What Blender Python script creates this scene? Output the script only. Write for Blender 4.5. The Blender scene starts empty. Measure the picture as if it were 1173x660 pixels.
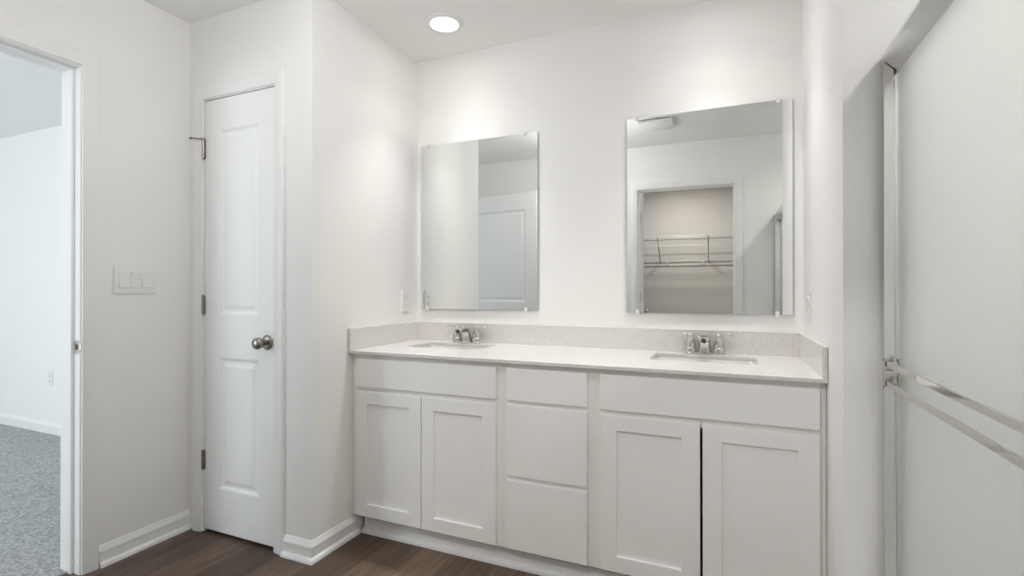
import bpy, bmesh, math, random
from mathutils import Vector, Matrix
R = math.radians
PI = math.pi
C = bpy.context.scene.collection
SC = bpy.context.scene

# ------------------------------------------------------------------ camera, light, exposure
cam_d = bpy.data.cameras.new('camera')
cam_d.sensor_fit = 'HORIZONTAL'
cam_d.sensor_width = 36.0
cam_d.lens = 574.54 / 1173.0 * 36.0
cam_d.clip_start = 0.01
cam = bpy.data.objects.new('camera', cam_d)
cam.location = (0, 0, 1.146)
cam.rotation_euler = (R(90.189), 0, R(23.268))
C.objects.link(cam)
SC.camera = cam

SC.view_settings.view_transform = 'Standard'
SC.view_settings.look = 'None'
SC.view_settings.gamma = 1.0
SC.view_settings.use_curve_mapping = False
SC.view_settings.exposure = 0.07
SC.cycles.max_bounces = 14
SC.cycles.diffuse_bounces = 9
SC.cycles.glossy_bounces = 6
SC.cycles.transmission_bounces = 8
SC.cycles.caustics_refractive = True
SC.cycles.caustics_reflective = False
SC.cycles.sample_clamp_indirect = 6.0

LENS_GLOW = 17.0         # emission of a downlight's lens
VANITY_W = ((0.9, 112), (2.2, 74))   # each vanity downlight: wide and narrow part of its beam (watts, degrees)
SHOWER_W = ((6.3, 150),)
FILL_GLOBE = 17.5        # added fill globe, unseen, on the bathroom ceiling
CLOSET_FILL_W = ((24.0, 170),)  # unseen fill lamp in the closet, spills out through its doorway
WINDOW_W = 72.0

wd = bpy.data.worlds.new('daylight')
SC.world = wd
wd.use_nodes = True
bg = wd.node_tree.nodes['Background']
bg.inputs[0].default_value = (0.80, 0.92, 1.0, 1)
bg.inputs[1].default_value = 1.0

# daylight entering through the bedroom window
ld = bpy.data.lights.new('window_daylight', 'AREA')
ld.shape = 'RECTANGLE'
ld.size = 1.7
ld.size_y = 1.4
ld.energy = WINDOW_W
ld.color = (0.86, 0.95, 1.0)
lo = bpy.data.objects.new('window_daylight', ld)
lo.location = (-4.15, -2.16, 1.45)
lo.rotation_euler = (R(90), 0, 0)      # faces +Y, into the bedroom
C.objects.link(lo)

# ------------------------------------------------------------------ materials
def mat(name, col, rough=0.5, metal=0.0, var=0.03, scale=8.0, bump=0.0, bscale=200.0, spec=None, **kw):
    m = bpy.data.materials.new(name)
    m.use_nodes = True
    nt = m.node_tree
    b = nt.nodes['Principled BSDF']
    tc = nt.nodes.new('ShaderNodeTexCoord')
    n = nt.nodes.new('ShaderNodeTexNoise')
    n.inputs['Scale'].default_value = scale
    n.inputs['Detail'].default_value = 4
    nt.links.new(tc.outputs['Object'], n.inputs['Vector'])
    r = nt.nodes.new('ShaderNodeValToRGB')
    r.color_ramp.elements[0].position = 0.3
    r.color_ramp.elements[1].position = 0.7
    r.color_ramp.elements[0].color = tuple(c * (1 - var) for c in col) + (1,)
    r.color_ramp.elements[1].color = tuple(min(1, c * (1 + var)) for c in col) + (1,)
    nt.links.new(n.outputs['Fac'], r.inputs['Fac'])
    nt.links.new(r.outputs['Color'], b.inputs['Base Color'])
    b.inputs['Roughness'].default_value = rough
    b.inputs['Metallic'].default_value = metal
    if spec is not None:
        b.inputs['Specular IOR Level'].default_value = spec
    for k, v in kw.items():
        b.inputs[k.replace('_', ' ')].default_value = v
    if bump:
        n2 = nt.nodes.new('ShaderNodeTexNoise')
        n2.inputs['Scale'].default_value = bscale
        n2.inputs['Detail'].default_value = 3
        nt.links.new(tc.outputs['Object'], n2.inputs['Vector'])
        bp = nt.nodes.new('ShaderNodeBump')
        bp.inputs['Strength'].default_value = bump
        bp.inputs['Distance'].default_value = 0.002
        nt.links.new(n2.outputs['Fac'], bp.inputs['Height'])
        nt.links.new(bp.outputs['Normal'], b.inputs['Normal'])
    return m

M_wall = mat('wall_paint', (0.87, 0.866, 0.856), 0.75, var=0.008, scale=3, bump=0.06, bscale=260, spec=0.2)
M_ceil = mat('ceiling_paint', (0.89, 0.886, 0.876), 0.9, var=0.008, scale=3, bump=0.05, bscale=160, spec=0.1)
M_trim = mat('white_trim_paint', (0.87, 0.87, 0.866), 0.38, var=0.006, scale=5, spec=0.4)
M_door = mat('white_door_paint', (0.88, 0.883, 0.885), 0.42, var=0.006, scale=5, spec=0.4)
M_cab = mat('pale_grey_cabinet_paint', (0.88, 0.88, 0.872), 0.42, var=0.008, scale=5, spec=0.4)
M_cabin = mat('cabinet_frame_paint', (0.86, 0.85, 0.83), 0.45, var=0.01, scale=5, spec=0.35)
M_chrome = mat('chrome', (0.64, 0.62, 0.595), 0.07, 1.0, var=0.02, scale=30)
M_nickel = mat('satin_nickel', (0.35, 0.325, 0.295), 0.28, 1.0, var=0.05, scale=60)
M_alu = mat('bright_aluminium', (0.84, 0.84, 0.83), 0.22, 1.0, var=0.02, scale=40)
M_sink = mat('white_glazed_china', (0.70, 0.705, 0.69), 0.12, var=0.005, scale=4, spec=0.6)
M_plastic = mat('white_plastic', (0.82, 0.82, 0.81), 0.35, var=0.006, scale=8, spec=0.4)
M_slot = mat('dark_slot', (0.12, 0.12, 0.12), 0.6, var=0.05, scale=50)
M_clip = mat('clear_plastic_clip', (0.93, 0.93, 0.93), 0.2, var=0.01, scale=30, Transmission_Weight=0.15, IOR=1.45)
M_fibre = mat('white_fibreglass', (0.80, 0.81, 0.80), 0.25, var=0.006, scale=4, spec=0.5)
M_wire = mat('grey_vinyl_coated_wire', (0.36, 0.35, 0.33), 0.4, var=0.02, scale=40)
M_brace = mat('grey_steel_brace', (0.30, 0.29, 0.27), 0.4, 0.4, var=0.04, scale=40)
M_wall_dim = mat('wall_paint_dimmed', (0.40, 0.378, 0.350), 0.8, var=0.01, scale=3, bump=0.05, bscale=260, spec=0.15)  # wall paint with the closet's warm dimness put into its colour
M_mirror = mat('silvered_glass', (0.90, 0.915, 0.905), 0.0, 1.0, var=0.001, scale=2)
M_edge = mat('mirror_glass_edge', (0.45, 0.50, 0.47), 0.15, 0.6, var=0.02, scale=20)
M_aer = mat('dark_aerator', (0.05, 0.045, 0.04), 0.4, 0.6, var=0.05, scale=80)

def quartz():
    m = mat('white_speckled_quartz', (0.715, 0.698, 0.682), 0.22, var=0.02, scale=14, spec=0.5)
    nt = m.node_tree
    b = nt.nodes['Principled BSDF']
    base = b.inputs['Base Color'].links[0].from_socket
    tc = nt.nodes['Texture Coordinate']
    v = nt.nodes.new('ShaderNodeTexVoronoi')
    v.inputs['Scale'].default_value = 210
    nt.links.new(tc.outputs['Object'], v.inputs['Vector'])
    sep = nt.nodes.new('ShaderNodeSeparateColor')
    nt.links.new(v.outputs['Color'], sep.inputs[0])
    r = nt.nodes.new('ShaderNodeValToRGB')
    r.color_ramp.elements[0].position = 0.80
    r.color_ramp.elements[0].color = (0, 0, 0, 1)
    r.color_ramp.elements[1].position = 0.92
    r.color_ramp.elements[1].color = (1, 1, 1, 1)
    nt.links.new(sep.outputs[0], r.inputs['Fac'])
    mx = nt.nodes.new('ShaderNodeMix')
    mx.data_type = 'RGBA'
    nt.links.new(r.outputs['Color'], mx.inputs[0])
    nt.links.new(base, mx.inputs[6])
    mx.inputs[7].default_value = (0.645, 0.612, 0.585, 1)
    nt.links.new(mx.outputs[2], b.inputs['Base Color'])
    return m
M_quartz = quartz()

def planks():
    m = bpy.data.materials.new('brown_vinyl_planks')
    m.use_nodes = True
    nt = m.node_tree
    b = nt.nodes['Principled BSDF']
    tc = nt.nodes.new('ShaderNodeTexCoord')
    mp = nt.nodes.new('ShaderNodeMapping')
    mp.inputs['Rotation'].default_value = (0, 0, R(90))
    nt.links.new(tc.outputs['Object'], mp.inputs['Vector'])
    br = nt.nodes.new('ShaderNodeTexBrick')
    br.inputs['Scale'].default_value = 1.0
    br.inputs['Brick Width'].default_value = 1.22
    br.inputs['Row Height'].default_value = 0.18
    br.inputs['Mortar Size'].default_value = 0.0012
    br.inputs['Mortar Smooth'].default_value = 0.3
    br.offset = 0.37
    br.inputs['Color1'].default_value = (0.080, 0.056, 0.042, 1)
    br.inputs['Color2'].default_value = (0.180, 0.128, 0.094, 1)
    br.inputs['Mortar'].default_value = (0.028, 0.020, 0.016, 1)
    nt.links.new(mp.outputs['Vector'], br.inputs['Vector'])
    m2 = nt.nodes.new('ShaderNodeMapping')
    m2.inputs['Scale'].default_value = (14, 1.1, 1)
    nt.links.new(tc.outputs['Object'], m2.inputs['Vector'])
    n = nt.nodes.new('ShaderNodeTexNoise')
    n.inputs['Scale'].default_value = 3.2
    n.inputs['Detail'].default_value = 9
    n.inputs['Roughness'].default_value = 0.62
    n.inputs['Distortion'].default_value = 0.5
    nt.links.new(m2.outputs['Vector'], n.inputs['Vector'])
    r = nt.nodes.new('ShaderNodeValToRGB')
    r.color_ramp.elements[0].position = 0.30
    r.color_ramp.elements[0].color = (0.55, 0.53, 0.51, 1)
    r.color_ramp.elements[1].position = 0.72
    r.color_ramp.elements[1].color = (1.35, 1.30, 1.24, 1)
    nt.links.new(n.outputs['Fac'], r.inputs['Fac'])
    mx = nt.nodes.new('ShaderNodeMix')
    mx.data_type = 'RGBA'
    mx.blend_type = 'MULTIPLY'
    mx.inputs[0].default_value = 1
    nt.links.new(br.outputs['Color'], mx.inputs[6])
    nt.links.new(r.outputs['Color'], mx.inputs[7])
    nt.links.new(mx.outputs[2], b.inputs['Base Color'])
    b.inputs['Roughness'].default_value = 0.45
    b.inputs['Specular IOR Level'].default_value = 0.35
    bp = nt.nodes.new('ShaderNodeBump')
    bp.inputs['Strength'].default_value = 0.12
    bp.inputs['Distance'].default_value = 0.002
    nt.links.new(n.outputs['Fac'], bp.inputs['Height'])
    nt.links.new(bp.outputs['Normal'], b.inputs['Normal'])
    return m
M_floor = planks()

def carpet():
    m = bpy.data.materials.new('grey_cut_pile_carpet')
    m.use_nodes = True
    nt = m.node_tree
    b = nt.nodes['Principled BSDF']
    tc = nt.nodes.new('ShaderNodeTexCoord')
    n = nt.nodes.new('ShaderNodeTexNoise')
    n.inputs['Scale'].default_value = 75
    n.inputs['Detail'].default_value = 6
    n.inputs['Roughness'].default_value = 0.75
    nt.links.new(tc.outputs['Object'], n.inputs['Vector'])
    r = nt.nodes.new('ShaderNodeValToRGB')
    r.color_ramp.elements[0].position = 0.36
    r.color_ramp.elements[0].color = (0.24, 0.245, 0.25, 1)
    r.color_ramp.elements[1].position = 0.62
    r.color_ramp.elements[1].color = (0.62, 0.625, 0.63, 1)
    nt.links.new(n.outputs['Fac'], r.inputs['Fac'])
    nt.links.new(r.outputs['Color'], b.inputs['Base Color'])
    b.inputs['Roughness'].default_value = 0.95
    b.inputs['Specular IOR Level'].default_value = 0.05
    bp = nt.nodes.new('ShaderNodeBump')
    bp.inputs['Strength'].default_value = 0.8
    bp.inputs['Distance'].default_value = 0.01
    nt.links.new(n.outputs['Fac'], bp.inputs['Height'])
    nt.links.new(bp.outputs['Normal'], b.inputs['Normal'])
    return m
M_carpet = carpet()

def frosted():
    m = mat('obscure_shower_glass', (0.965, 0.98, 0.965), 0.62, var=0.004, scale=6, bump=0.12, bscale=140,
            Transmission_Weight=1.0, IOR=1.28)
    return m
M_glass = frosted()

def lamp(name, col, strength):
    m = bpy.data.materials.new(name)
    m.use_nodes = True
    nt = m.node_tree
    nt.nodes.remove(nt.nodes['Principled BSDF'])
    e = nt.nodes.new('ShaderNodeEmission')
    e.inputs[0].default_value = (*col, 1)
    e.inputs[1].default_value = strength
    nt.links.new(e.outputs[0], nt.nodes['Material Output'].inputs[0])
    return m
M_lamp = lamp('lit_diffuser', (1.0, 0.985, 0.96), LENS_GLOW)
M_fill_globe = lamp('fill_globe_glow', (1.0, 0.99, 0.975), FILL_GLOBE)

# ------------------------------------------------------------------ mesh helpers
def BM():
    return bmesh.new()

def box(bm, x0, x1, y0, y1, z0, z1, bev=0.0, seg=2):
    g = bmesh.ops.create_cube(bm, size=1)
    vs = g['verts']
    for v in vs:
        v.co = Vector(((x0 + x1) / 2 + v.co.x * (x1 - x0), (y0 + y1) / 2 + v.co.y * (y1 - y0), (z0 + z1) / 2 + v.co.z * (z1 - z0)))
    if bev:
        es = list({e for v in vs for e in v.link_edges})
        bmesh.ops.bevel(bm, geom=es, offset=bev, segments=seg, affect='EDGES', profile=0.5)

def loft(bm, rings, cap0=True, cap1=True, closed=True):
    vr = [[bm.verts.new(p) for p in ring] for ring in rings]
    n = len(vr[0])
    for a, b in zip(vr, vr[1:]):
        for i in range(n if closed else n - 1):
            j = (i + 1) % n
            bm.faces.new((a[i], a[j], b[j], b[i]))
    if cap0:
        bm.faces.new(list(reversed(vr[0])))
    if cap1:
        bm.faces.new(vr[-1])

def lathe(bm, prof, mx=Matrix(), n=28, cap0=True, cap1=True):
    rings = []
    for r, z in prof:
        rings.append([mx @ Vector((max(r, 1e-5) * math.cos(2 * PI * k / n), max(r, 1e-5) * math.sin(2 * PI * k / n), z)) for k in range(n)])
    loft(bm, rings, cap0, cap1)

def tube(bm, pts, rad, n=14, flat=1.0, upv=Vector((0, 0, 1))):
    pts = [Vector(p) for p in pts]
    if not isinstance(rad, (list, tuple)):
        rad = [rad] * len(pts)
    rings = []
    for i, p in enumerate(pts):
        t = (pts[min(i + 1, len(pts) - 1)] - pts[max(i - 1, 0)]).normalized()
        u = upv if abs(t.dot(upv)) < 0.95 else Vector((1, 0, 0))
        s = t.cross(u).normalized()
        w = s.cross(t).normalized()
        rr = rad[i] if isinstance(rad[i], (tuple, list)) else (rad[i], rad[i] * flat)
        rings.append([p + s * (rr[0] * math.cos(2 * PI * k / n)) + w * (rr[1] * math.sin(2 * PI * k / n)) for k in range(n)])
    loft(bm, rings)

def rrect(cx, cy, hx, hy, r, z, n=6):
    out = []
    for (sx, sy, a0) in ((1, 1, 0), (-1, 1, 90), (-1, -1, 180), (1, -1, 270)):
        for k in range(n + 1):
            a = R(a0 + 90 * k / n)
            out.append(Vector((cx + sx * (hx - r) + r * math.cos(a), cy + sy * (hy - r) + r * math.sin(a), z)))
    return out

def sweep_xy(bm, prof, path, side=1):
    """profile (depth from wall, height) run along a floor polyline, mitred; depth goes to the left (side=1) of travel"""
    P = [Vector((p[0], p[1])) for p in path]
    nrm = []
    for a, b in zip(P, P[1:]):
        d = (b - a).normalized()
        nrm.append(Vector((-d.y, d.x)) * side)
    off = []
    for i in range(len(P)):
        if i == 0:
            off.append(nrm[0])
        elif i == len(P) - 1:
            off.append(nrm[-1])
        else:
            s = nrm[i - 1] + nrm[i]
            off.append(s / (1 + nrm[i - 1].dot(nrm[i])))
    rings = [[Vector((p.x + o.x * d, p.y + o.y * d, z)) for d, z in prof] for p, o in zip(P, off)]
    loft(bm, rings)

def casing_u(bm, prof, s0, s1, zt, fn):
    """U-shaped door casing; profile (outward, off wall); fn(s, z, off) maps to world"""
    rings = []
    for s, z, ds, dz in ((s0, 0.0, -1, 0), (s0, zt, -1, 1), (s1, zt, 1, 1), (s1, 0.0, 1, 0)):
        rings.append([fn(s + ds * a, z + dz * a, b) for a, b in prof])
    loft(bm, rings)

CASING = [(0.005, 0.0), (0.005, 0.009), (0.010, 0.011), (0.020, 0.0115), (0.032, 0.015), (0.050, 0.0165), (0.058, 0.016), (0.0615, 0.012), (0.0615, 0.0)]
BASE = [(0.0, 0.0), (0.026, 0.0), (0.026, 0.006), (0.0235, 0.014), (0.018, 0.0195), (0.0125, 0.021), (0.0125, 0.057), (0.0140, 0.059), (0.0140, 0.063), (0.0110, 0.069), (0.0060, 0.078), (0.0040, 0.085), (0.0025, 0.087), (0.0, 0.087)]
BASE_NS = [(0.0, 0.0), (0.0125, 0.0), (0.0125, 0.057), (0.0140, 0.059), (0.0140, 0.063), (0.0110, 0.069), (0.0060, 0.078), (0.0040, 0.085), (0.0025, 0.087), (0.0, 0.087)]

def panel_slab(bm, x0, x1, z0, z1, yf, yb, panels, rings, ch=0.0015, both=False):
    """slab with its front at y=yf facing -y; panels [(px0,px1,pz0,pz1)] in one column; rings [(inset, depth)]"""
    def face_side(y, sgn):
        # sgn +1: depth goes to +y
        def V(x, z, d=0.0):
            return bm.verts.new((x, y + sgn * d, z))
        fx0, fx1, fz0, fz1 = x0 + ch, x1 - ch, z0 + ch, z1 - ch
        def quad(a, b, c, d):
            bm.faces.new([V(*a), V(*b), V(*c), V(*d)])
        if panels:
            px0, px1 = panels[0][0], panels[0][1]
            zs = [fz0]
            for p in panels:
                zs += [p[2], p[3]]
            zs.append(fz1)
            quad((fx0, fz0), (px0, fz0), (px0, fz1), (fx0, fz1))
            quad((px1, fz0), (fx1, fz0), (fx1, fz1), (px1, fz1))
            for i in range(0, len(zs), 2):
                quad((px0, zs[i]), (px1, zs[i]), (px1, zs[i + 1]), (px0, zs[i + 1]))
            for (a, b, c, d) in panels:
                rr = [(0.0, 0.0)] + list(rings)
                for (i0, d0), (i1, d1) in zip(rr, rr[1:]):
                    o = [(a + i0, c + i0, d0), (b - i0, c + i0, d0), (b - i0, d - i0, d0), (a + i0, d - i0, d0)]
                    q = [(a + i1, c + i1, d1), (b - i1, c + i1, d1), (b - i1, d - i1, d1), (a + i1, d - i1, d1)]
                    for k in range(4):
                        l = (k + 1) % 4
                        quad(o[k], o[l], q[l], q[k])
                i1, d1 = rr[-1]
                quad((a + i1, c + i1, d1), (b - i1, c + i1, d1), (b - i1, d - i1, d1), (a + i1, d - i1, d1))
        else:
            quad((fx0, fz0), (fx1, fz0), (fx1, fz1), (fx0, fz1))
        o = [(x0, z0, ch), (x1, z0, ch), (x1, z1, ch), (x0, z1, ch)]
        q = [(fx0, fz0, 0), (fx1, fz0, 0), (fx1, fz1, 0), (fx0, fz1, 0)]
        for k in range(4):
            l = (k + 1) % 4
            quad(o[k], o[l], q[l], q[k])
    face_side(yf, 1)
    if both:
        face_side(yb, -1)
        yb2 = yb - ch
    else:
        yb2 = yb
        bm.faces.new([bm.verts.new(p) for p in ((x0, yb, z0), (x1, yb, z0), (x1, yb, z1), (x0, yb, z1))])
    for (ax, az), (bx, bz) in (((x0, z0), (x1, z0)), ((x1, z0), (x1, z1)), ((x1, z1), (x0, z1)), ((x0, z1), (x0, z0))):
        bm.faces.new([bm.verts.new(p) for p in ((ax, yf + ch, az), (bx, yf + ch, bz), (bx, yb2, bz), (ax, yb2, az))])
    bmesh.ops.remove_doubles(bm, verts=bm.verts, dist=1e-5)
    bmesh.ops.recalc_face_normals(bm, faces=bm.faces)

WORLD = {}
def obj(name, bm, m, parent=None, smooth=None, mx=None):
    """link one mesh object; geometry is given in world space (after mx)"""
    me = bpy.data.meshes.new(name)
    bmesh.ops.recalc_face_normals(bm, faces=bm.faces)
    bm.to_mesh(me)
    bm.free()
    if mx is not None:
        me.transform(mx)
    me.materials.append(m)
    o = bpy.data.objects.new(name, me)
    C.objects.link(o)
    if parent is not None:
        o.parent = parent
        me.transform(WORLD[parent.name].inverted())
        WORLD[o.name] = WORLD[parent.name]
    else:
        # origin at the base centre
        xs = [v.co.x for v in me.vertices]; ys = [v.co.y for v in me.vertices]; zs = [v.co.z for v in me.vertices]
        c = Vector(((min(xs) + max(xs)) / 2, (min(ys) + max(ys)) / 2, min(zs)))
        me.transform(Matrix.Translation(-c))
        o.location = c
        WORLD[o.name] = Matrix.Translation(c)
    if smooth is not None:
        for p in me.polygons:
            p.use_smooth = True
        try:
            me.set_sharp_from_angle(angle=R(smooth))
        except Exception:
            pass
    return o

def tag(o, label, cat, group=None):
    o['label'] = label
    o['category'] = cat
    if group:
        o['group'] = group
    return o

def thing(name, label, cat, loc=(0, 0, 0), group=None):
    o = bpy.data.objects.new(name, None)
    o.empty_display_size = 0.05
    o.location = loc
    C.objects.link(o)
    WORLD[o.name] = Matrix.Translation(Vector(loc))
    return tag(o, label, cat, group)

def struct(name, bm, m, parent=None, smooth=None, mx=None):
    o = obj(name, bm, m, parent, smooth, mx)
    if parent is None:
        o['kind'] = 'structure'
    return o

# ------------------------------------------------------------------ room dimensions (metres)
H = 2.434                 # ceiling
YB = 2.4007               # back wall (mirrors)
XP = -1.6137              # partition left of the vanity
XL = -2.389               # left wall
YC = 1.6123               # linen closet wall, and end of the shower
XR = 0.289                # wall right of the vanity
YR = 0.15                 # rear wall, behind the viewer
T = 0.116
XBE = XL - T              # bedroom face of left wall
XS = 1.27                 # far side of the shower
DL, DR = -0.730, 0.075    # closet doorway in the rear wall
EL, ER = 0.345, 1.165     # bedroom doorway in the left wall
CL, CR = -2.287, -1.828   # linen closet door opening
DH = 2.045                # door head

# ------------------------------------------------------------------ shell
b = BM(); box(b, XBE, 1.40, YB, YB + T, 0, H); struct('wall_back', b, M_wall)
b = BM()
box(b, XBE, XL, -2.0, EL - 0.018, 0, H); box(b, XBE, XL, ER + 0.018, YB, 0, H); box(b, XBE, XL, EL - 0.018, ER + 0.018, DH + 0.018, H)
struct('wall_left', b, M_wall)
b = BM(); box(b, XP - T, XP, YC, YB, 0, H); struct('wall_partition', b, M_wall)
b = BM()
box(b, XL, CL - 0.018, YC, YC + T, 0, H); box(b, CR + 0.018, XP - T, YC, YC + T, 0, H); box(b, CL - 0.018, CR + 0.018, YC, YC + T, DH + 0.018, H)
struct('wall_linen', b, M_wall)
b = BM(); box(b, XR, 1.40, YC, YB, 0, H); struct('wall_right', b, M_wall)
b = BM()
box(b, XL, DL - 0.018, YR - T, YR, 0, H); box(b, DR + 0.018, 1.40, YR - T, YR, 0, H); box(b, DL - 0.018, DR + 0.018, YR - T, YR, DH + 0.018, H)
struct('wall_rear', b, M_wall)
b = BM(); box(b, XS, 1.40, YR, YC, 0, H); struct('wall_shower', b, M_wall)
YK = -1.42
b = BM(); box(b, -1.72, 0.72, YK - T, YK, 0, H); struct('wall_closet_back', b, M_wall_dim)
b = BM(); box(b, -1.72, -1.60, YK, YR - T, 0, H); struct('wall_closet_left', b, M_wall_dim)
b = BM(); box(b, 0.60, 0.72, YK, YR - T, 0, H); struct('wall_closet_right', b, M_wall_dim)
YW = 2.21
b = BM(); box(b, -6.72, XBE, YW, YW + T, 0, H); struct('wall_bedroom_far', b, M_wall)
b = BM(); box(b, -6.72, -6.60, -2.0, YW, 0, H); struct('wall_bedroom_side', b, M_wall)
b = BM()
W0, W1, WZ0, WZ1 = -5.05, -3.25, 0.70, 2.15
box(b, -6.72, W0, -2.12, -2.0, 0, H); box(b, W1, XL, -2.12, -2.0, 0, H)
box(b, W0, W1, -2.12, -2.0, 0, WZ0); box(b, W0, W1, -2.12, -2.0, WZ1, H)
struct('wall_bedroom_window', b, M_wall)
b = BM(); box(b, -6.72, 1.40, -2.12, YB + T, H, H + 0.08); struct('ceiling', b, M_ceil)
b = BM(); box(b, XL - 0.06, 1.40, -1.54, YB + T, -0.05, 0); struct('floor', b, M_floor)
b = BM(); box(b, -6.72, XL - 0.06, -2.12, YW + T, -0.05, 0.008); struct('floor_bedroom', b, M_carpet)

# bedroom window: frame, sash bars
b = BM()
for a in ((W0, W0 + 0.05, WZ0, WZ1), (W1 - 0.05, W1, WZ0, WZ1), (W0 + 0.05, W1 - 0.05, WZ0, WZ0 + 0.05), (W0 + 0.05, W1 - 0.05, WZ1 - 0.05, WZ1), (-4.175, -4.125, WZ0 + 0.05, WZ1 - 0.05)):
    box(b, a[0], a[1], -2.10, -2.04, a[2], a[3], 0.003)
struct('window_1', b, M_trim)

# baseboards
b = BM(); sweep_xy(b, BASE, [(XL, YC - 0.0), (XL, ER + 0.0635)], 1); struct('baseboard_left', b, M_trim, smooth=35)
b = BM(); sweep_xy(b, BASE, [(CR + 0.063, YC), (XP, YC), (XP, 1.925)], -1); struct('baseboard_partition', b, M_trim, smooth=35)
b = BM(); sweep_xy(b, BASE, [(XR, 1.80), (XR, YC), (0.366, YC)], 1) if False else sweep_xy(b, BASE, [(XR, 1.83), (XR, YC), (0.362, YC)], -1)
struct('baseboard_right', b, M_trim, smooth=35)
b = BM(); sweep_xy(b, BASE, [(-2.36, YR), (DL - 0.064, YR)], 1); struct('baseboard_rear', b, M_trim, smooth=35)
b = BM(); sweep_xy(b, BASE_NS, [(-6.6, YW), (XBE, YW)], -1)
struct('baseboard_bedroom', b, M_trim, mx=Matrix.Translation((0, 0, 0.008)), smooth=35)
b = BM(); sweep_xy(b, BASE_NS, [(-1.60, YK), (0.60, YK)], 1); struct('baseboard_closet', b, M_trim, smooth=35)

# ------------------------------------------------------------------ door frames (jamb + stop + casing)
def jamb_boxes(b, axis, s0, s1, w0, w1, stop0, stop1):
    """jamb boards lining an opening s0..s1 through a wall w0..w1"""
    for a0, a1, z0, z1 in ((s0 - 0.018, s0, 0, DH + 0.018), (s1, s1 + 0.018, 0, DH + 0.018), (s0, s1, DH, DH + 0.018)):
        if axis == 'x':
            box(b, a0, a1, w0, w1, z0, z1)
        else:
            box(b, w0, w1, a0, a1, z0, z1)
    for a0, a1, z0, z1 in ((s0, s0 + 0.011, 0, DH), (s1 - 0.011, s1, 0, DH), (s0 + 0.011, s1 - 0.011, DH - 0.011, DH)):
        if axis == 'x':
            box(b, a0, a1, stop0, stop1, z0, z1, 0.001, 1)
        else:
            box(b, stop0, stop1, a0, a1, z0, z1, 0.001, 1)

# bedroom doorway
b = BM(); jamb_boxes(b, 'y', EL, ER, XBE, XL, XBE + 0.004, XL - 0.040)
trim1 = struct('trim_1', b, M_trim)
b = BM(); casing_u(b, CASING, EL, ER, DH, lambda s, z, o: Vector((XL + o, s, z))); obj('casing', b, M_trim, trim1, smooth=40)
b = BM(); casing_u(b, CASING, EL, ER, DH, lambda s, z, o: Vector((XBE - o, s, z))); obj('casing', b, M_trim, trim1, smooth=40)
b = BM()
loft(b, [[Vector((p.x, yy, p.y)) for p in rrect(XL - 0.017, 0.915, 0.017, 0.028, 0.0165, 0)] for yy in (ER + 0.0005, ER - 0.0016)])
tube(b, [(XL - 0.003, ER - 0.001, 0.90), (XL + 0.004, ER + 0.0, 0.90), (XL + 0.004, ER + 0.0, 0.93), (XL - 0.003, ER - 0.001, 0.93)], 0.0012, 8)
sp = obj('strike_plate', b, M_chrome, trim1, smooth=40); sp['label'] = 'chrome strike plate'
b = BM(); loft(b, [[Vector((p.x, yy, p.y)) for p in rrect(XL - 0.019, 0.915, 0.008, 0.012, 0.0075, 0)] for yy in (ER - 0.0012, ER - 0.0021)]); obj('latch_hole', b, M_aer, sp)

# linen closet doorway
b = BM(); jamb_boxes(b, 'x', CL, CR, YC, YC + T, YC + 0.040, YC + 0.08)
trim2 = struct('trim_2', b, M_trim)
b = BM(); casing_u(b, CASING, CL, CR, DH, lambda s, z, o: Vector((s, YC - o, z))); obj('casing', b, M_trim, trim2, smooth=40)

# walk-in closet doorway in the rear wall
b = BM(); jamb_boxes(b, 'x', DL, DR, YR - T, YR, YR - 0.075, YR - 0.04 - 0.04 + 0.04)
trim3 = struct('trim_3', b, M_trim)
b = BM(); casing_u(b, CASING, DL, DR, DH, lambda s, z, o: Vector((s, YR + o, z))); obj('casing', b, M_trim, trim3, smooth=40)

# ------------------------------------------------------------------ doors
RAISED = [(0.006, 0.001), (0.016, 0.0085), (0.022, 0.0095), (0.030, 0.0085), (0.047, 0.003)]

def knob_parts(parent, base, d, mx=None):
    """rose + knob, base point on the door face, d the outward unit vector"""
    z = Vector(d).normalized()
    q = Vector((0, 0, 1)).rotation_difference(z).to_matrix().to_4x4()
    m = Matrix.Translation(Vector(base)) @ q
    if mx is not None:
        m = mx @ m
    b = BM(); lathe(b, [(0.0, 0.0), (0.0325, 0.0), (0.033, 0.003), (0.031, 0.006), (0.024, 0.0095), (0.014, 0.011), (0.0, 0.011)], m, 36)
    k = obj('door_knob', b, M_nickel, parent, smooth=50)
    k['label'] = 'satin nickel knob'
    b = BM(); lathe(b, [(0.0, 0.009), (0.0115, 0.009), (0.010, 0.018), (0.010, 0.024), (0.0155, 0.030), (0.0225, 0.038), (0.0262, 0.048), (0.0255, 0.057), (0.021, 0.064), (0.012, 0.068), (0.0, 0.069)], m, 36)
    obj('grip', b, M_nickel, k, smooth=60)

def hinge(parent, x, y, z, mx=None, s=1, plate=0.020, both=True):
    """butt hinge: barrel at (x,y), leaves edge-on, face -y"""
    b = BM()
    lathe(b, [(0.0, -0.048), (0.003, -0.047), (0.0052, -0.0445), (0.0062, -0.044), (0.0062, -0.0152), (0.0055, -0.0148), (0.0055, -0.0142), (0.0062, -0.0138), (0.0062, 0.0138), (0.0055, 0.0142), (0.0055, 0.0148), (0.0062, 0.0152), (0.0062, 0.044), (0.0052, 0.0445), (0.003, 0.047), (0.0, 0.048)],
          Matrix.Translation((x, y, z)), 16)
    box(b, x - 0.014, x - 0.002, y + 0.004, y + 0.0065, z - 0.044, z + 0.044, 0.0005, 1)
    box(b, x + 0.002, x + 0.010, y + 0.004, y + 0.0065, z - 0.044, z + 0.044, 0.0005, 1)
    h = obj('hinge', b, M_nickel, parent, smooth=40, mx=mx)
    return h

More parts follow.
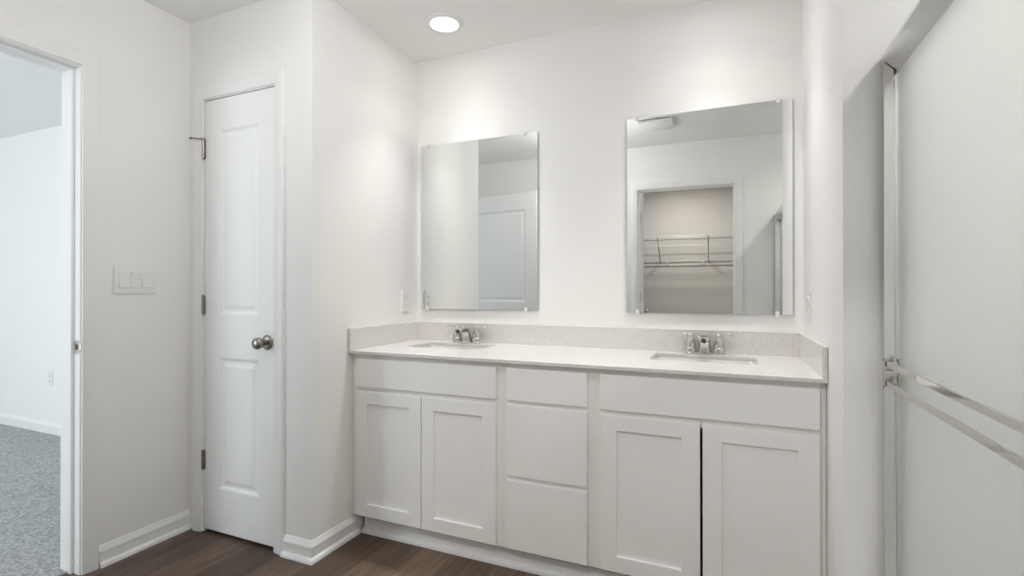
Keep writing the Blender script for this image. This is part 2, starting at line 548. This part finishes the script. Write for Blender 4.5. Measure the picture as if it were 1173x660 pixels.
# door_1: linen closet door, closed
XD0, XD1 = CL + 0.003, CR - 0.003
b = BM()
panel_slab(b, XD0, XD1, 0.014, DH - 0.004, YC + 0.001, YC + 0.036,
           [(-2.188, -1.922, 0.214, 0.834), (-2.188, -1.922, 1.028, 1.897)], RAISED, 0.002, True)
d1 = struct('door_1', b, M_door)
d1['label'] = 'narrow white two-panel door beside the vanity nook, closed'
d1['category'] = 'door'
knob_parts(d1, (-1.872, YC + 0.001, 0.912), (0, -1, 0))
for z in (1.812, 1.074, 0.340):
    hg = hinge(d1, -2.286, YC - 0.006, z)
    if z > 1.5:
        b = BM()
        tube(b, [(-2.286, YC - 0.006, 1.862), (-2.30, YC - 0.016, 1.862), (-2.330, YC - 0.034, 1.864)], 0.0028, 10)
        lathe(b, [(0.0, -0.004), (0.0075, -0.004), (0.0085, 0.0), (0.0075, 0.004), (0.0, 0.004)], Matrix.Translation((-2.286, YC - 0.006, 1.862)), 14)
        lathe(b, [(0.0, 0.0), (0.0055, 0.0), (0.0055, 0.010), (0.0, 0.010)], Matrix.Translation((-2.330, YC - 0.034, 1.864)) @ Matrix.Rotation(R(90), 4, 'Y') @ Matrix.Rotation(R(180), 4, 'Y'), 12)
        obj('door_stop_pin', b, M_nickel, hg, smooth=40)
b = BM(); box(b, XD1 - 0.0012, XD1 + 0.0006, YC - 0.001, YC + 0.006, 0.885, 0.940, 0.0004, 1)
obj('latch_plate', b, M_aer, d1)

# door_2: bedroom door, swung open into the bathroom behind the left edge of the view
W2 = ER - EL - 0.006
b = BM()
panel_slab(b, 0.003, W2, 0.016, DH - 0.004, 0.0, 0.035,
           [(0.118, W2 - 0.115, 0.214, 0.834), (0.118, W2 - 0.115, 1.028, 1.893)], RAISED, 0.002, True)
mx2 = Matrix.Translation((XL + 0.012, EL + 0.006, 0)) @ Matrix.Rotation(R(8.5), 4, 'Z')
d2 = struct('door_2', b, M_door, mx=mx2)
d2['label'] = 'white two-panel bedroom door standing open, seen in the left mirror'
d2['category'] = 'door'
knob_parts(d2, (W2 - 0.065, 0.035, 0.912), (0, 1, 0), mx2)
for z in (1.812, 1.074, 0.340):
    b = BM(); lathe(b, [(0.0, -0.045), (0.0062, -0.044), (0.0062, 0.044), (0.0, 0.045)], Matrix.Translation((0.0, -0.004, z)), 14)
    obj('hinge', b, M_nickel, d2, smooth=40, mx=mx2)

# door_3: walk-in closet door, swung into the closet
W3 = DR - DL - 0.006
b = BM()
panel_slab(b, 0.003, W3, 0.014, DH - 0.004, 0.0, 0.035,
           [(0.118, W3 - 0.115, 0.214, 0.834), (0.118, W3 - 0.115, 1.028, 1.893)], RAISED, 0.002, True)
mx3 = Matrix.Translation((DL - 0.001, YR - T - 0.008, 0)) @ Matrix.Rotation(R(-99), 4, 'Z')
d3 = struct('door_3', b, M_door, mx=mx3)
d3['label'] = 'white closet door swung inwards, edge seen in the right mirror'
d3['category'] = 'door'
knob_parts(d3, (W3 - 0.065, 0.035, 0.912), (0, 1, 0), mx3)
for z in (1.812, 1.074, 0.340):
    b = BM()
    lathe(b, [(0.0, -0.045), (0.0062, -0.044), (0.0062, 0.044), (0.0, 0.045)], Matrix.Translation((DL + 0.003, YR - T + 0.002, z)), 14)
    box(b, DL + 0.0002, DL + 0.0025, YR - T + 0.004, YR - T + 0.036, z - 0.044, z + 0.044, 0.0005, 1)
    obj('hinge', b, M_nickel, d3, smooth=40)

# ------------------------------------------------------------------ vanity cabinets
YF = 1.8433               # face of doors and drawer fronts
YFF = 1.8625              # face frame
SHAKER = [(0.0012, 0.0015), (0.0016, 0.0095)]
ZTOP = 0.8520
def cabinet(name, label, x0, x1, fl=0.0, fr=0.0):
    t = thing(name, label, 'cabinet', ((x0 + x1) / 2, 2.12, 0))
    b = BM()
    y1 = YB - 0.002
    box(b, x0, x0 + 0.016, YFF + 0.019, y1, 0.100, ZTOP)         # open-topped carcass: sides, back, bottom
    box(b, x1 - 0.016, x1, YFF + 0.019, y1, 0.100, ZTOP)
    box(b, x0 + 0.016, x1 - 0.016, y1 - 0.008, y1, 0.100, ZTOP)
    box(b, x0 + 0.016, x1 - 0.016, YFF + 0.019, y1 - 0.008, 0.100, 0.116)
    box(b, x0, x1, 1.925, 1.941, 0.0, 0.100)                     # toe kick
    for a0, a1 in ((x0, x0 + 0.040), (x1 - 0.040, x1)):          # face frame
        box(b, a0, a1, YFF, YFF + 0.019, 0.100, ZTOP)
    for z0, z1 in [(0.100, 0.125), (ZTOP - 0.040, ZTOP), (0.665, 0.720)] + ([(0.365, 0.420)] if x1 - x0 < 0.5 else []):
        box(b, x0 + 0.040, x1 - 0.040, YFF, YFF + 0.019, z0, z1)
    if fl: box(b, x0 - fl, x0 - 0.0012, YFF + 0.003, YFF + 0.022, 0.100, ZTOP)
    if fr: box(b, x1 + 0.0012, x1 + fr, YFF + 0.003, YFF + 0.022, 0.100, ZTOP)
    obj('body', b, M_cabin, t)
    return t
def front(t, name, x0, x1, z0, z1, shaker=False):
    b = BM()
    pn = [(x0 + 0.0605, x1 - 0.0605, z0 + 0.057, z1 - 0.054)] if shaker else []
    panel_slab(b, x0, x1, z0, z1, YF, YFF - 0.0005, pn, SHAKER, 0.0016)
    return obj(name, b, M_cab, t)
c1 = cabinet('vanity_cabinet', 'pale grey double-door sink cabinet under the left mirror', -1.593, -0.843, fl=XP * -1 - 1.593 - 0.001)
front(c1, 'false_front', -1.577, -0.866, 0.7005, 0.830)
front(c1, 'door', -1.577, -1.2245, 0.108, 0.680, True)
front(c1, 'door', -1.2205, -0.866, 0.108, 0.680, True)
c2 = cabinet('drawer_cabinet', 'pale grey narrow cabinet of three plain drawers, middle of the vanity', -0.8425, -0.4625)
front(c2, 'drawer', -0.817, -0.487, 0.7025, 0.832)
front(c2, 'drawer', -0.817, -0.487, 0.4005, 0.6855)
front(c2, 'drawer', -0.817, -0.487, 0.108, 0.3835)
c3 = cabinet('vanity_cabinet', 'pale grey double-door sink cabinet under the right mirror', -0.462, 0.274, fr=0.0135)
front(c3, 'false_front', -0.4375, 0.268, 0.7005, 0.832)
front(c3, 'door', -0.4375, -0.0885, 0.108, 0.6825, True)
front(c3, 'door', -0.0800, 0.268, 0.108, 0.6825, True)
# toe-kick shoe
b = BM()
box(b, -1.585, XR - 0.002, 1.912, 1.9245, 0.0, 0.066, 0.004, 2)
sweep_xy(b, [(0, 0), (0.017, 0), (0.017, 0.008), (0.0145, 0.016), (0.008, 0.022), (0, 0.023)], [(-1.585, 1.912), (XR - 0.002, 1.912)], -1)
struct('baseboard_vanity', b, M_trim, smooth=35)

# ------------------------------------------------------------------ countertop with two cut-outs
ZC0, ZC1 = 0.8525, 0.8665
SINKS = [(-1.2645, 2.186, 0.195, 0.122), (-0.0930, 2.188, 0.200, 0.121)]
b = BM()
def counter(b):
    x0, x1, y0, y1 = XP + 0.001, XR - 0.001, 1.831, YB - 0.001
    e = 0.002
    def loopset(z, inset):
        loops = [[Vector(p) for p in ((x0 + 0, y0 + inset, z), (x1 - 0, y0 + inset, z), (x1 - 0, y1, z), (x0 + 0, y1, z))]]
        for cx, cy, hx, hy in SINKS:
            loops.append(rrect(cx, cy, hx + inset * 0.5, hy + inset * 0.5, 0.03, z))
        return loops
    levels = [(ZC0, 0.0), (ZC1 - e, 0.0), (ZC1, e)]
    vls = []
    for z, i in levels:
        vls.append([[b.verts.new(p) for p in lp] for lp in loopset(z, i)])
    for A, Bq in zip(vls, vls[1:]):
        for la, lb in zip(A, Bq):
            n = len(la)
            for i in range(n):
                j = (i + 1) % n
                b.faces.new((la[i], la[j], lb[j], lb[i]))
    for lv in (vls[0], vls[-1]):
        es = []
        for lp in lv:
            for i in range(len(lp)):
                e_ = b.edges.get((lp[i], lp[(i + 1) % len(lp)]))
                es.append(e_)
        bmesh.ops.triangle_fill(b, use_beauty=True, use_dissolve=False, edges=es)
counter(b)
ct = obj('countertop', b, M_quartz)
tag(ct, 'long white speckled quartz vanity top spanning all three cabinets', 'countertop')
b = BM(); box(b, XP + 0.0015, XR - 0.0015, YB - 0.0165, YB - 0.001, ZC1, 0.9675, 0.0015, 2); obj('backsplash', b, M_quartz, ct)
b = BM(); box(b, XP + 0.0012, XP + 0.0155, 1.832, YB - 0.0175, ZC1, 0.9675, 0.0015, 2); obj('side_splash', b, M_quartz, ct)
b = BM(); box(b, XR - 0.0155, XR - 0.0012, 1.832, YB - 0.0175, ZC1, 0.9675, 0.0015, 2); obj('side_splash', b, M_quartz, ct)

# sinks
def sink(label, cx, cy, hx, hy):
    b = BM()
    z = ZC0 - 0.0005
    rings = [rrect(cx, cy, hx + 0.022, hy + 0.022, 0.045, z - 0.012), rrect(cx, cy, hx + 0.022, hy + 0.022, 0.045, z),
             rrect(cx, cy, hx + 0.004, hy + 0.004, 0.032, z), rrect(cx, cy, hx + 0.001, hy + 0.001, 0.03, z - 0.004),
             rrect(cx, cy, hx - 0.004, hy - 0.004, 0.03, z - 0.05), rrect(cx, cy, hx - 0.011, hy - 0.011, 0.03, z - 0.095),
             rrect(cx, cy, hx - 0.022, hy - 0.022, 0.03, z - 0.113), rrect(cx, cy, hx - 0.04, hy - 0.04, 0.03, z - 0.119),
             rrect(cx, cy + 0.02, 0.022, 0.022, 0.021, z - 0.124)]
    outer = [rrect(cx, cy + 0.02, 0.026, 0.026, 0.021, z - 0.140), rrect(cx, cy, hx - 0.03, hy - 0.03, 0.03, z - 0.134),
             rrect(cx, cy, hx - 0.001, hy - 0.001, 0.03, z - 0.10), rrect(cx, cy, hx + 0.010, hy + 0.010, 0.03, z - 0.012)]
    loft(b, rings, cap0=False, cap1=True)
    loft(b, outer + [rings[0]], cap0=True, cap1=False)
    bmesh.ops.remove_doubles(b, verts=b.verts, dist=1e-5)
    s = obj('sink', b, M_sink, smooth=45)
    tag(s, label, 'sink')
    b = BM(); lathe(b, [(0.0, 0.0), (0.019, 0.0), (0.021, 0.0015), (0.019, 0.003), (0.013, 0.0028), (0.012, 0.006), (0.0, 0.0075)], Matrix.Translation((cx, cy + 0.02, z - 0.1235)), 28)
    obj('drain', b, M_chrome, s, smooth=40)
    b = BM(); box(b, cx - 0.016, cx + 0.016, cy - hy + 0.0020, cy - hy + 0.0055, z - 0.040, z - 0.028, 0.0015, 2)
    obj('overflow_trim', b, M_chrome, s)
sink('white rectangular basin set into the counter under the left mirror', *SINKS[0])
sink('white rectangular basin set into the counter under the right mirror', *SINKS[1])

# faucets
def faucet(label, cx):
    y = 2.340
    z = ZC1
    t = thing('faucet', label, 'faucet', (cx, y, z))
    b = BM()
    loft(b, [rrect(cx, y, 0.083, 0.027, 0.0265, z), rrect(cx, y, 0.083, 0.027, 0.0265, z + 0.004), rrect(cx, y, 0.080, 0.0240, 0.0235, z + 0.0085)])
    obj('base_plate', b, M_chrome, t, smooth=40)
    for s in (-1, 1):
        hx = cx + s * 0.0575
        b = BM()
        lathe(b, [(0.0, 0.008), (0.0245, 0.008), (0.025, 0.012), (0.025, 0.024), (0.0235, 0.027), (0.0215, 0.0285), (0.0215, 0.031), (0.0215, 0.036), (0.0195, 0.048), (0.0165, 0.060), (0.0140, 0.068), (0.0125, 0.074), (0.0125, 0.080), (0.0105, 0.086), (0.006, 0.089), (0.0, 0.0895)],
              Matrix.Translation((hx, y, z)), 28)
        h = obj('handle', b, M_chrome, t, smooth=45)
        b = BM()
        tube(b, [(hx + s * 0.002, y, z + 0.081), (hx + s * 0.018, y - 0.001, z + 0.0840), (hx + s * 0.038, y - 0.003, z + 0.0850), (hx + s * 0.058, y - 0.004, z + 0.0835), (hx + s * 0.062, y - 0.004, z + 0.083)],
             [(0.0055, 0.0050), (0.0050, 0.0036), (0.0060, 0.0030), (0.0072, 0.0026), (0.0045, 0.0016)], 14)
        obj('lever', b, M_chrome, h, smooth=60)
    b = BM()
    # spout: broad base leaning forward into a flat arched nose; rings of (y, z, half width, half depth, lean in degrees)
    rings = []
    for (yy, zz, hw, hd, an) in ((0.006, 0.004, 0.031, 0.024, 0), (0.004, 0.012, 0.0275, 0.021, 8), (0.000, 0.026, 0.0245, 0.0185, 14), (-0.005, 0.043, 0.0228, 0.0165, 20), (-0.014, 0.059, 0.0225, 0.0150, 36),
                                 (-0.030, 0.073, 0.0232, 0.0130, 62), (-0.052, 0.0795, 0.0238, 0.0112, 86), (-0.076, 0.0775, 0.0238, 0.0104, 104), (-0.094, 0.0735, 0.0230, 0.0100, 112), (-0.1010, 0.0712, 0.0205, 0.0085, 114)):
        c_, s_ = math.cos(R(an)), math.sin(R(an))
        ring = []
        for k in range(28):
            t_ = 2 * PI * k / 28
            ct_, st_ = math.cos(t_), math.sin(t_)
            e_ = 2 / 2.7
            px = hw * math.copysign(abs(ct_) ** e_, ct_)
            pd = hd * math.copysign(abs(st_) ** e_, st_)
            ring.append(Vector((cx + px, y + yy + pd * c_, z + zz + pd * s_)))
        rings.append(ring)
    loft(b, rings)
    sp = obj('spout', b, M_chrome, t, smooth=60)
    b = BM()
    m = Matrix.Translation((cx, y - 0.0975, z + 0.0655)) @ Vector((0, 0, 1)).rotation_difference(Vector((0, -0.55, -0.83))).to_matrix().to_4x4()
    lathe(b, [(0.0, -0.003), (0.0105, -0.003), (0.0105, 0.0045), (0.0095, 0.0055), (0.0, 0.0055)], m, 20)
    obj('aerator', b, M_aer, sp, smooth=40)
    b = BM()
    lathe(b, [(0.0, 0.0), (0.003, 0.0), (0.003, 0.055), (0.006, 0.060), (0.006, 0.066), (0.0, 0.068)], Matrix.Translation((cx, y + 0.0245, z + 0.006)), 14)
    obj('lift_rod', b, M_chrome, t, smooth=40)
faucet('chrome two-lever faucet behind the basin under the left mirror', -1.2655)
faucet('chrome two-lever faucet behind the basin under the right mirror', -0.0925)

# ------------------------------------------------------------------ mirrors
def mirror(label, x0, x1, z0, z1, clips, yaw, tilt):
    cx, cz = (x0 + x1) / 2, (z0 + z1) / 2
    piv = Vector((cx, YB - 0.008, cz))
    mx = Matrix.Translation(piv) @ Matrix.Rotation(R(yaw), 4, 'Z') @ Matrix.Rotation(R(tilt), 4, 'X')
    hw, hh = (x1 - x0) / 2, (z1 - z0) / 2
    t = thing('mirror', label, 'mirror', (cx, YB - 0.004, z0))
    b = BM()
    box(b, -hw, hw, -0.0025, 0.0025, -hh, hh)
    g = obj('glass', b, M_edge, t, mx=mx)
    g.data.materials.append(M_mirror)
    n_dir = (mx.to_3x3() @ Vector((0, -1, 0)))
    for p in g.data.polygons:
        if p.normal.dot(n_dir) > 0.9:
            p.material_index = 1
    for u, top in clips:
        b = BM()
        z = hh if top else -hh
        sg = 1 if top else -1
        za, zb = sorted((z - sg * 0.013, z + sg * 0.010))
        box(b, u - cx - 0.008, u - cx + 0.008, -0.0065, -0.0027, za, zb, 0.0012, 2)
        za, zb = sorted((z + sg * 0.0005, z + sg * 0.010))
        box(b, u - cx - 0.008, u - cx + 0.008, -0.0027, 0.0055, za, zb)
        lathe(b, [(0.0, 0.0), (0.0035, 0.0), (0.003, 0.0014), (0.0, 0.0016)], Matrix.Translation((u - cx, -0.0065, z + sg * 0.005)) @ Matrix.Rotation(R(90), 4, 'X'), 12)
        obj('clip', b, M_clip, t, mx=mx)
MY, MT = 0.25, 0.0
mirror('frameless mirror over the left sink, next to the partition', -1.5807, -0.8875, 1.0398, 1.949,
       [(-1.538, True), (-0.955, True), (-1.538, False), (-0.950, False)], MY, MT)
mirror('frameless mirror over the right sink, showing the closet doorway', -0.436, 0.2495, 1.0398, 1.949,
       [(-0.388, True), (0.197, True), (-0.388, False), (0.193, False)], MY, MT)

# ------------------------------------------------------------------ ceiling lights
def downlight(label, x, y, lens_mat, beams=()):
    t = thing('ceiling_light', label, 'light', (x, y, H), 'recessed downlights')
    b = BM()
    lathe(b, [(0.066, -0.004), (0.068, -0.010), (0.078, -0.012), (0.089, -0.007), (0.092, -0.0005), (0.066, -0.0005)], Matrix.Translation((x, y, H)), 48, False, False)
    bm2 = b
    obj('trim_ring', bm2, M_plastic, t, smooth=50)
    b = BM()
    lathe(b, [(0.0, -0.001), (0.066, -0.001), (0.0662, -0.004), (0.060, -0.0065), (0.03, -0.008), (0.0, -0.0083)], Matrix.Translation((x, y, H)), 48)
    obj('lens', b, lens_mat, t, smooth=50)
    for watts, spread in beams:
        l = bpy.data.lights.new('downlight_beam', 'AREA')
        l.shape = 'DISK'
        l.size = 0.12
        l.energy = watts
        l.spread = R(spread)
        l.color = (1.0, 0.985, 0.96)
        lo = bpy.data.objects.new('downlight_beam', l)
        lo.parent = t
        lo.location = (0, 0, -0.0095)
        C.objects.link(lo)
downlight('lit round recessed downlight in the ceiling over the left sink', -1.254, 2.09, M_lamp, VANITY_W)
downlight('lit round recessed downlight in the ceiling over the right sink', -0.07, 2.09, M_lamp, VANITY_W)
downlight('lit round recessed downlight in the ceiling over the shower', 0.90, 0.90, M_lamp, SHOWER_W)
downlight('added unseen round downlight in the ceiling of the walk-in closet', -0.45, -0.60, M_lamp, CLOSET_FILL_W)  # lamp added so its spill brightens floor and cabinet fronts

GX, GY = -1.06, 0.95  # invented lamp, kept out of view, to fill walls and cabinets with light
t = thing('ceiling_light', 'added unseen white fill globe on the bathroom ceiling in front of the vanity', 'light', (GX, GY, H))
b = BM(); lathe(b, [(0.0, -0.001), (0.075, -0.001), (0.078, -0.006), (0.072, -0.022), (0.012, -0.028), (0.009, -0.10), (0.030, -0.135), (0.062, -0.150), (0.060, -0.156), (0.0, -0.156)], Matrix.Translation((GX, GY, H)), 48)
obj('canopy', b, M_nickel, t, smooth=40)
b = BM(); lathe(b, [(0.058, -0.1565)] + [(0.135 * math.sin(R(a)), -0.276 + 0.135 * math.cos(R(a))) for a in range(26, 181, 11)], Matrix.Translation((GX, GY, H)), 48, False, True)
obj('globe', b, M_fill_globe, t, smooth=60)

# exhaust fan grille, seen in the right mirror
b = BM()
vx0, vx1, vy0, vy1 = -0.625, -0.365, 0.66, 0.90
loft(b, [rrect((vx0 + vx1) / 2, (vy0 + vy1) / 2, 0.13, 0.12, 0.012, H - 0.010), rrect((vx0 + vx1) / 2, (vy0 + vy1) / 2, 0.13, 0.12, 0.012, H - 0.020), rrect((vx0 + vx1) / 2, (vy0 + vy1) / 2, 0.122, 0.112, 0.012, H - 0.025)])
ev = thing('exhaust_vent', 'white square exhaust fan cover on the ceiling, seen in the right mirror', 'vent', ((vx0 + vx1) / 2, (vy0 + vy1) / 2, H))
obj('cover', b, M_plastic, ev, smooth=35)
b = BM(); box(b, vx0 + 0.02, vx1 - 0.02, vy0 + 0.02, vy1 - 0.02, H - 0.0105, H - 0.0002); obj('housing', b, M_slot, ev)
# ------------------------------------------------------------------ switch plate and outlets
t = thing('light_switch', 'white three-gang rocker switch plate on the wall left of the narrow door', 'light switch', (XL, 1.3685, 1.127))
b = BM(); box(b, XL + 0.0003, XL + 0.006, 1.284, 1.453, 1.127, 1.250, 0.0025, 3); obj('plate', b, M_plastic, t, smooth=40)
for k in range(3):
    yc = 1.3685 + (k - 1) * 0.046
    b = BM()
    pr = [(0.0055, 1.1555), (0.0105 if k != 1 else 0.0070, 1.1565), (0.0068, 1.188), (0.0070 if k != 1 else 0.0105, 1.2205), (0.0055, 1.2215)]
    loft(b, [[Vector((XL + d, yy, z)) for d, z in pr] for yy in (yc - 0.0205, yc + 0.0205)])
    obj('rocker', b, M_plastic, t)

def outlet(label, x, y, z, d):
    """duplex receptacle on a wall facing the unit vector d (x or y axis)"""
    d = Vector(d)
    side = Vector((0, 0, 1)).cross(d)
    m = Matrix(((side.x, 0, d.x, x), (side.y, 0, d.y, y), (0, 1, 0, z), (0, 0, 0, 1)))
    t = thing('wall_outlet', label, 'outlet', (x, y, z - 0.058))
    b = BM(); box(b, -0.035, 0.035, -0.058, 0.058, 0.0003, 0.0055, 0.002, 2); obj('plate', b, M_plastic, t, mx=m)
    for s in (-1, 1):
        b = BM()
        loft(b, [rrect(0, s * 0.0195, 0.0165, 0.014, 0.008, 0.005), rrect(0, s * 0.0195, 0.0165, 0.014, 0.008, 0.0075)])
        f = obj('receptacle', b, M_plastic, t, mx=m)
        b = BM()
        box(b, -0.0075, -0.0055, s * 0.0195 - 0.002, s * 0.0195 + 0.006, 0.0074, 0.0078)
        box(b, 0.0055, 0.0075, s * 0.0195 - 0.002, s * 0.0195 + 0.006, 0.0074, 0.0078)
        lathe(b, [(0, 0.0074), (0.0022, 0.0074), (0.0022, 0.0078), (0, 0.0078)], Matrix.Translation((0, s * 0.0195 - 0.007, 0)), 10)
        obj('slots', b, M_slot, f, mx=m)
outlet('white outlet plate on the partition wall left of the left mirror', XP, 2.278, 1.085, (1, 0, 0))
outlet('white outlet plate on the wall right of the right mirror', XR, 2.215, 1.085, (-1, 0, 0))
outlet('white outlet plate low on the bedroom wall seen through the doorway', -4.93, YW, 0.44, (0, -1, 0))

# ------------------------------------------------------------------ shower
su = thing('shower_surround', 'white moulded shower stall behind the frosted sliding doors', 'shower', (0.84, 0.88, 0))
b = BM()
box(b, 0.355, 0.450, YR + 0.001, YC - 0.001, 0.0, 0.105, 0.012, 3)
box(b, 0.450, XS - 0.001, YR + 0.001, YC - 0.001, 0.0, 0.045)
obj('pan', b, M_fibre, su, smooth=40)
for nm, a in (('wall_panel', (0.425, XS - 0.012, YC - 0.009, YC - 0.001)), ('wall_panel', (0.425, XS - 0.012, YR + 0.001, YR + 0.009)), ('wall_panel', (XS - 0.010, XS - 0.001, YR + 0.001, YC - 0.001))):
    b = BM(); box(b, a[0], a[1], a[2], a[3], 0.046, 1.795, 0.002, 2); obj(nm, b, M_fibre, su)

fr = thing('shower_door_frame', 'bright metal frame with header rail around the frosted shower doors', 'shower frame', (0.40, 0.88, 0.105))
# header rail: rounded box section
b = BM()
sec = [(0.3695, 1.7475), (0.3700, 1.7560), (0.3760, 1.7640), (0.386, 1.766), (0.430, 1.766), (0.440, 1.760), (0.440, 1.722), (0.436, 1.718), (0.432, 1.718), (0.432, 1.745), (0.425, 1.745), (0.425, 1.718), (0.413, 1.718), (0.413, 1.745), (0.409, 1.745), (0.409, 1.7095), (0.4065, 1.7095)]
loft(b, [[Vector((x, yy, z)) for x, z in sec] for yy in (YR + 0.002, YC - 0.002)])
obj('header', b, M_alu, fr, smooth=30)
for y0, y1 in ((YC - 0.027, YC - 0.002), (YR + 0.002, YR + 0.027)):
    b = BM()
    ya, yb = (y1 - 0.005, y1) if y0 > 1 else (y0, y0 + 0.005)
    yc, yd = (y0, ya) if y0 > 1 else (yb, y1)
    # broad outer leg whose head is cut to the slope of the header
    loft(b, [[Vector((x, yy, z)) for x, z in ((0.3755, 0.118), (0.3965, 0.118), (0.3965, 1.717), (0.3755, 1.739))] for yy in (yc, yd)])
    box(b, 0.3765, 0.436, ya, yb, 0.118, 1.7085)
    box(b, 0.430, 0.436, yc, yd, 0.118, 1.7155)
    obj('wall_jamb', b, M_alu, fr, smooth=30)
b = BM()
loft(b, [[Vector((x, yy, z)) for x, z in ((0.374, 0.1055), (0.374, 0.122), (0.378, 0.124), (0.400, 0.114), (0.412, 0.114), (0.412, 0.122), (0.416, 0.122), (0.416, 0.114), (0.434, 0.114), (0.438, 0.118), (0.438, 0.1055))] for yy in (YR + 0.028, YC - 0.028)])
obj('bottom_track', b, M_alu, fr)

def shower_panel(label, xg, y0, y1, outer):
    t = thing('shower_door', label, 'shower door', (xg, (y0 + y1) / 2, 0.118))
    zt = 1.7035 if outer else 1.714
    b = BM(); box(b, xg - 0.0028, xg + 0.0028, y0 + 0.004, y1 - 0.004, 0.126, zt - 0.001); obj('glass_panel', b, M_glass, t)
    b = BM()
    box(b, xg - 0.005, xg + 0.005, y0, y0 + 0.006, 0.124, zt, 0.001, 2)
    obj('edge_strip', b, M_alu, t)
    b = BM()
    box(b, xg - 0.005, xg + 0.005, y1 - 0.006, y1, 0.124, zt, 0.001, 2)
    obj('edge_strip', b, M_alu, t)
    if outer:
        bx = xg - 0.031
        ye = y1 - 0.012
        for z in (0.9565, 0.9075):
            b = BM(); box(b, bx - 0.003, bx + 0.003, y0 + 0.010, ye, z - 0.0078, z + 0.0078, 0.0015, 2)
            obj('towel_bar', b, M_chrome, t)
        for yy in (ye - 0.013, y0 + 0.020):
            b = BM()
            box(b, bx - 0.0055, bx - 0.0032, yy - 0.009, yy + 0.009, 0.893, 0.971, 0.0008, 2)
            box(b, xg - 0.0075, xg - 0.0030, yy - 0.009, yy + 0.009, 0.893, 0.971, 0.0008, 2)
            box(b, bx - 0.0032, xg - 0.0075, yy - 0.006, yy + 0.006, 0.926, 0.938, 0.001, 2)
            for z in (0.9565, 0.9075):
                box(b, bx + 0.0032, xg - 0.0075, yy - 0.005, yy + 0.005, z - 0.005, z + 0.005, 0.001, 2)
            br = obj('bar_bracket', b, M_chrome, t)
            b = BM()
            for z in (0.966, 0.899):
                lathe(b, [(0, 0), (0.0028, 0), (0.0028, 0.0008), (0, 0.0010)], Matrix.Translation((bx - 0.0055, yy, z)) @ Matrix.Rotation(R(-90), 4, 'Y'), 12)
            obj('screws', b, M_slot, br)
shower_panel('frosted sliding shower door with double towel bar, nearest the vanity wall', 0.4035, 0.80, YC - 0.030, True)
shower_panel('plain frosted sliding shower door behind the one with towel bars', 0.4225, YR + 0.030, 0.90, False)

# ------------------------------------------------------------------ closet wire shelf (seen in the right mirror)
YS = -1.10
ZS = 1.742
ws = thing('wire_shelf', 'grey-white wire closet shelf on the closet wall, seen in the right mirror', 'shelf', (-0.5, YK, ZS))
b = BM()
xa, xb = -1.595, 0.595
for y, z, r in ((YS, ZS, 0.0032), (YS + 0.006, ZS - 0.104, 0.0034), (YK + 0.006, ZS, 0.003), (YS - 0.15, ZS - 0.003, 0.003)):
    tube(b, [(xa, y, z), (xb, y, z)], r, 8)
n = 86
for k in range(n):
    x = xa + (xb - xa) * (k + 0.5) / n
    tube(b, [(x, YK + 0.006, ZS + 0.003), (x, YS, ZS + 0.003), (x, YS + 0.004, ZS - 0.104)], 0.0012, 5)
obj('deck', b, M_wire, ws)
for x in (-0.70, -0.165):
    b = BM()
    tube(b, [(x, YS + 0.002, ZS + 0.004), (x, YS - 0.01, ZS - 0.015), (x - 0.004, YK + 0.012, ZS - 0.262), (x - 0.004, YK + 0.006, ZS - 0.275)], 0.0048, 8)
    box(b, x - 0.014, x + 0.006, YK + 0.001, YK + 0.006, ZS - 0.285, ZS - 0.245)
    o = obj('brace', b, M_brace, ws)
    o['label'] = 'grey diagonal brace'
b = BM()
for z in (ZS - 0.262, ZS - 0.306):
    tube(b, [(xa, YK + 0.014, z), (xb, YK + 0.014, z)], 0.0042, 8)
rl = obj('wall_rail', b, M_wire, ws)
for x in (-0.625, -0.225, -1.05, 0.2):
    b = BM(); box(b, x - 0.012, x + 0.012, YK + 0.001, YK + 0.019, ZS - 0.308, ZS - 0.260, 0.003, 2); obj('rail_clip', b, M_wire, rl)
